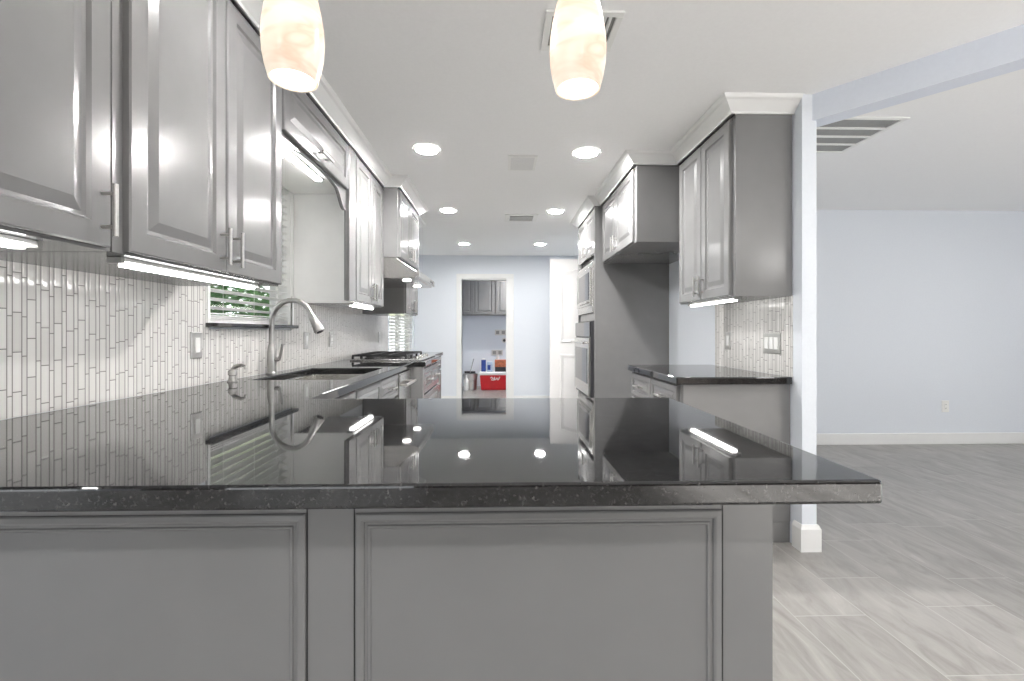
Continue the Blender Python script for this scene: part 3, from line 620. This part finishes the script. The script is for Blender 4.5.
# ------------------------------------------------------------------ window blind, sill, garden
q = thing('window_blind', 'white slatted blind in the window over the sink', 'blind', (XL-.03, 2.66, WZ0))
B(XL-.06, XL-.01, WY0+.01, WY1-.01, WZ1-.05, WZ1-.001).build('headrail', 'blind_white', q, .003)
z = WZ0+.075; k = 0
while z < WZ1-.06:
    cx = XL-.038; w2 = .024; dz = .005
    MB().prism([(cx-w2, WY0+.012, z-dz), (cx, WY0+.012, z+.002), (cx+w2, WY0+.012, z+dz), (cx+w2, WY0+.012, z+dz+.002), (cx, WY0+.012, z+.0045), (cx-w2, WY0+.012, z-dz+.002)], (0, WY1-WY0-.024, 0)).build('slat', 'blind_white', q)
    z += .044; k += 1
for i in range(4): B(XL-.062, XL-.014, WY0+.012, WY1-.012, WZ0+.012+i*.011, WZ0+.017+i*.011).build('slat', 'blind_white', q)
B(XL-.062, XL-.014, WY0+.012, WY1-.012, WZ0+.0005, WZ0+.010).build('bottom_rail', 'blind_white', q, .002)
for y in (WY0+.14, WY1-.14, (WY0+WY1)/2): MB().tube([(XL-.012, y, WZ0+.01), (XL-.012, y, WZ1-.05)], .0012, 6).build('ladder_cord', 'blind_white', q)
sl = B(XL-.085, XL+.045, WY0-.03, WY1+.02, WZ0-.021, WZ0-.001).build('window_sill', 'granite', None, .003); tag(sl, kind='structure')
q = thing('door_blind', 'white slatted blind on the glazed door beyond the cooktop', 'blind', (XL-.02, 6.58, .1))
B(XL-.045, XL-.005, DY0+.02, DY1-.02, DZ1-.05, DZ1-.002).build('headrail', 'blind_white', q, .003)
for k in range(42):
    z = .10+k*.044
    MB().prism([(XL-.048, DY0+.02, z-.014), (XL-.006, DY0+.02, z+.014), (XL-.006, DY0+.02, z+.017), (XL-.048, DY0+.02, z-.011)], (0, DY1-DY0-.04, 0)).build('slat', 'blind_white', q)
for k in range(6): MB().tube([(XL-.004, DY0+.15+k*.26, .08), (XL-.004, DY0+.15+k*.26, DZ1-.05)], .003, 6).build('ladder_cord', 'blind_white', q)
struct('ground_outside', B(-30, XL-.15, .31, 30, -.5, -.11), 'garden_ground')
q = thing('garden_hedge', 'leafy green hedge seen through the slats of the sink window', 'hedge', (-3.6, 4.2, -.11))
mb = MB()
for i in range(6000):
    x = -3.3-random.random()*.7; y = 3.0+random.random()*4.6; z = -.1+random.random()*1.9
    s = .05+random.random()*.05; a_ = random.random()*6.28; t_ = random.random()*1.4
    d1 = Vector((math.cos(a_), math.sin(a_), .3*math.sin(t_)))*s; d2 = Vector((-math.sin(a_)*math.cos(t_), math.cos(a_)*math.cos(t_), math.sin(t_)))*s*.5; p_ = Vector((x, y, z))
    mb.add([p_-d1, p_-d2, p_+d1, p_+d2], [(0, 1, 2, 3)])
mb.build('foliage', 'leaf_green', q)
mb = MB()
for i in range(8): mb.tube([(-3.65, 3.2+i*.58, -.11), (-3.65, 3.25+i*.58, .7), (-3.6, 3.2+i*.58, 1.3)], [.02, .015, .006], 8)
mb.build('stem', 'garden_ground', q)

# ------------------------------------------------------------------ laundry room
q = thing('laundry_cabinet', 'grey three-door wall cabinet seen through the doorway', 'cabinet', (-.2, 9.58, 1.51))
B(-1.0, .6, 9.42, 9.748, 1.51, 2.30).build('body', 'cabinet_paint', q)
for a_, b_ in ((-.98, -.545), (-.535, -.115), (-.085, .3)): cab_door(q, '-y', (a_, 9.42, 1.52), b_-a_, .77)
q = thing('ice_chest', 'red cooler with a white lid on the laundry floor', 'cooler', (-.13, 9.2, 0))
r = lambda i, z: [(-.40+i, 9.05+i, z), (.16-i, 9.05+i, z), (.16-i, 9.35-i, z), (-.40+i, 9.35-i, z)]
MB().rings([r(.02, .003), r(.0, .30)]).build('tub', 'red_plastic', q, .02, seg=3)
MB().rings([r(-.008, .302), r(-.008, .35), r(.01, .365)]).build('lid', 'white_plastic', q, .008, seg=3)
mb = MB()
pp = [(-.19, .245), (-.16, .262), (-.145, .24), (-.17, .205), (-.13, .205), (-.10, .24), (-.105, .262), (-.125, .24), (-.11, .208), (-.08, .215), (-.06, .25), (-.045, .225), (-.05, .205), (-.02, .23), (-.015, .262), (.0, .26)]
mb.tube([(x, 9.052-.004, z) for x, z in pp], .010, 8)
mb.build('logo', 'white_plastic', q)
for x in (-.405, .165): B(x-.012, x+.012, 9.15, 9.25, .20, .24).build('side_handle', 'white_plastic', q, .004)
q = thing('paint_bucket', 'grey metal bucket on the laundry floor left of the cooler', 'bucket', (-.62, 9.25, 0))
MB().lathe(-.60, 9.25, [(.13, .002), (.145, .30), (.15, .30), (.15, .315), (.138, .315), (.125, .02)], 28).build('pail', 'plate_metal', q, smooth=True)
MB().tube([(-.75, 9.25, .29), (-.72, 9.14, .20), (-.60, 9.09, .16), (-.48, 9.14, .20), (-.45, 9.25, .29)], .004, 8).build('bail_handle', 'steel', q, smooth=True)
q = thing('spray_bottle', 'white bottle standing in front of the grey bucket', 'bottle', (-.67, 9.05, 0))
MB().lathe(-.67, 9.05, [(.045, .002), (.048, .02), (.048, .20), (.02, .25), (.018, .27)], 24).build('bottle_body', 'white_plastic', q, smooth=True)
MB().lathe(-.67, 9.05, [(.021, .268), (.021, .30), (.01, .305)], 20).build('cap', 'white_plastic', q, smooth=True)
q = thing('paint_roller', 'paint roller with a long handle sticking up from the bucket', 'roller', (-.60, 9.25, .02))
MB().tube([(-.66, 9.25, .03), (-.60, 9.24, .36), (-.53, 9.22, .62)], .010, 10).build('pole', 'steel', q, smooth=True)
MB().tube([(-.72, 9.25, .345), (-.50, 9.27, .345)], .022, 14).build('roller_cover', 'black_plastic', q, smooth=True)
q = thing('tool_bag', 'dark bag on the laundry floor beside the doorway edge', 'bag', (-.90, 9.3, 0))
MB().rings([[(-.90+sx_*.11*k_, 9.3+sy_*.12*k_, z_) for sx_, sy_ in ((-1, -1), (1, -1), (1, 1), (-1, 1))] for k_, z_ in ((.95, .003), (1.05, .12), (.9, .25), (.5, .31))]).build('bag_body', 'black_plastic', q, .03, seg=3)
MB().tube([(-.96, 9.3, .29), (-.94, 9.3, .40), (-.86, 9.3, .40), (-.84, 9.3, .29)], .010, 10).build('strap', 'black_plastic', q, smooth=True)
q = thing('blue_carton', 'tall blue carton standing on the cooler lid', 'box', (-.325, 9.18, .366))
B(-.375, -.285, 9.12, 9.24, .3665, .60).build('carton', 'blue_card', q, .003)
B(-.36, -.30, 9.13, 9.23, .6005, .63).build('carton_top', 'white_plastic', q, .003)
q = thing('small_packet', 'pale blue packet between the blue carton and orange box', 'box', (-.2, 9.18, .366))
B(-.265, -.15, 9.12, 9.24, .3665, .56).build('packet', 'pale_blue_card', q, .004)
B(-.25, -.19, 9.117, 9.1195, .40, .50).build('packet_label', 'blue_card', q)
q = thing('orange_box', 'orange and dark box at the right end of the cooler lid', 'box', (.02, 9.2, .366))
B(-.10, .14, 9.10, 9.28, .3665, .46).build('box_base', 'black_plastic', q, .003)
B(-.105, .145, 9.095, 9.285, .4605, .60).build('box_lid', 'orange_card', q, .004)
q = thing('white_jar', 'white jar on top of the orange box', 'jar', (-.05, 9.2, .601))
MB().lathe(-.05, 9.2, [(.035, .6015), (.035, .66), (.03, .665), (.032, .667), (.032, .69), (.028, .695)], 20).build('jar_body', 'white_plastic', q, smooth=True)
for x, z, lab in ((.01, 1.15, 'upper double plumbing box on the laundry wall'), (-.06, .72, 'lower wall box just above the items on the cooler')):
    q = thing('utility_box', lab, 'outlet', (x, 9.749, z))
    B(x-.12, x+.12, 9.735, 9.749, z-.06, z+.06).build('frame', 'plate_metal', q, .003)
    for s in (-.06, .06): B(x+s-.035, x+s+.035, 9.728, 9.7345, z-.035, z+.035).build('socket', 'grille_grey', q, .002)
q = thing('dryer_outlet', 'round dark outlet on the laundry wall below the double box', 'outlet', (.09, 9.749, .98))
MB().tube([(.09, 9.749, .98), (.09, 9.725, .98)], .055, 24).build('cover_plate', 'plate_metal', q); MB().tube([(.09, 9.724, .98), (.09, 9.715, .98)], .03, 20).build('socket', 'black_plastic', q)
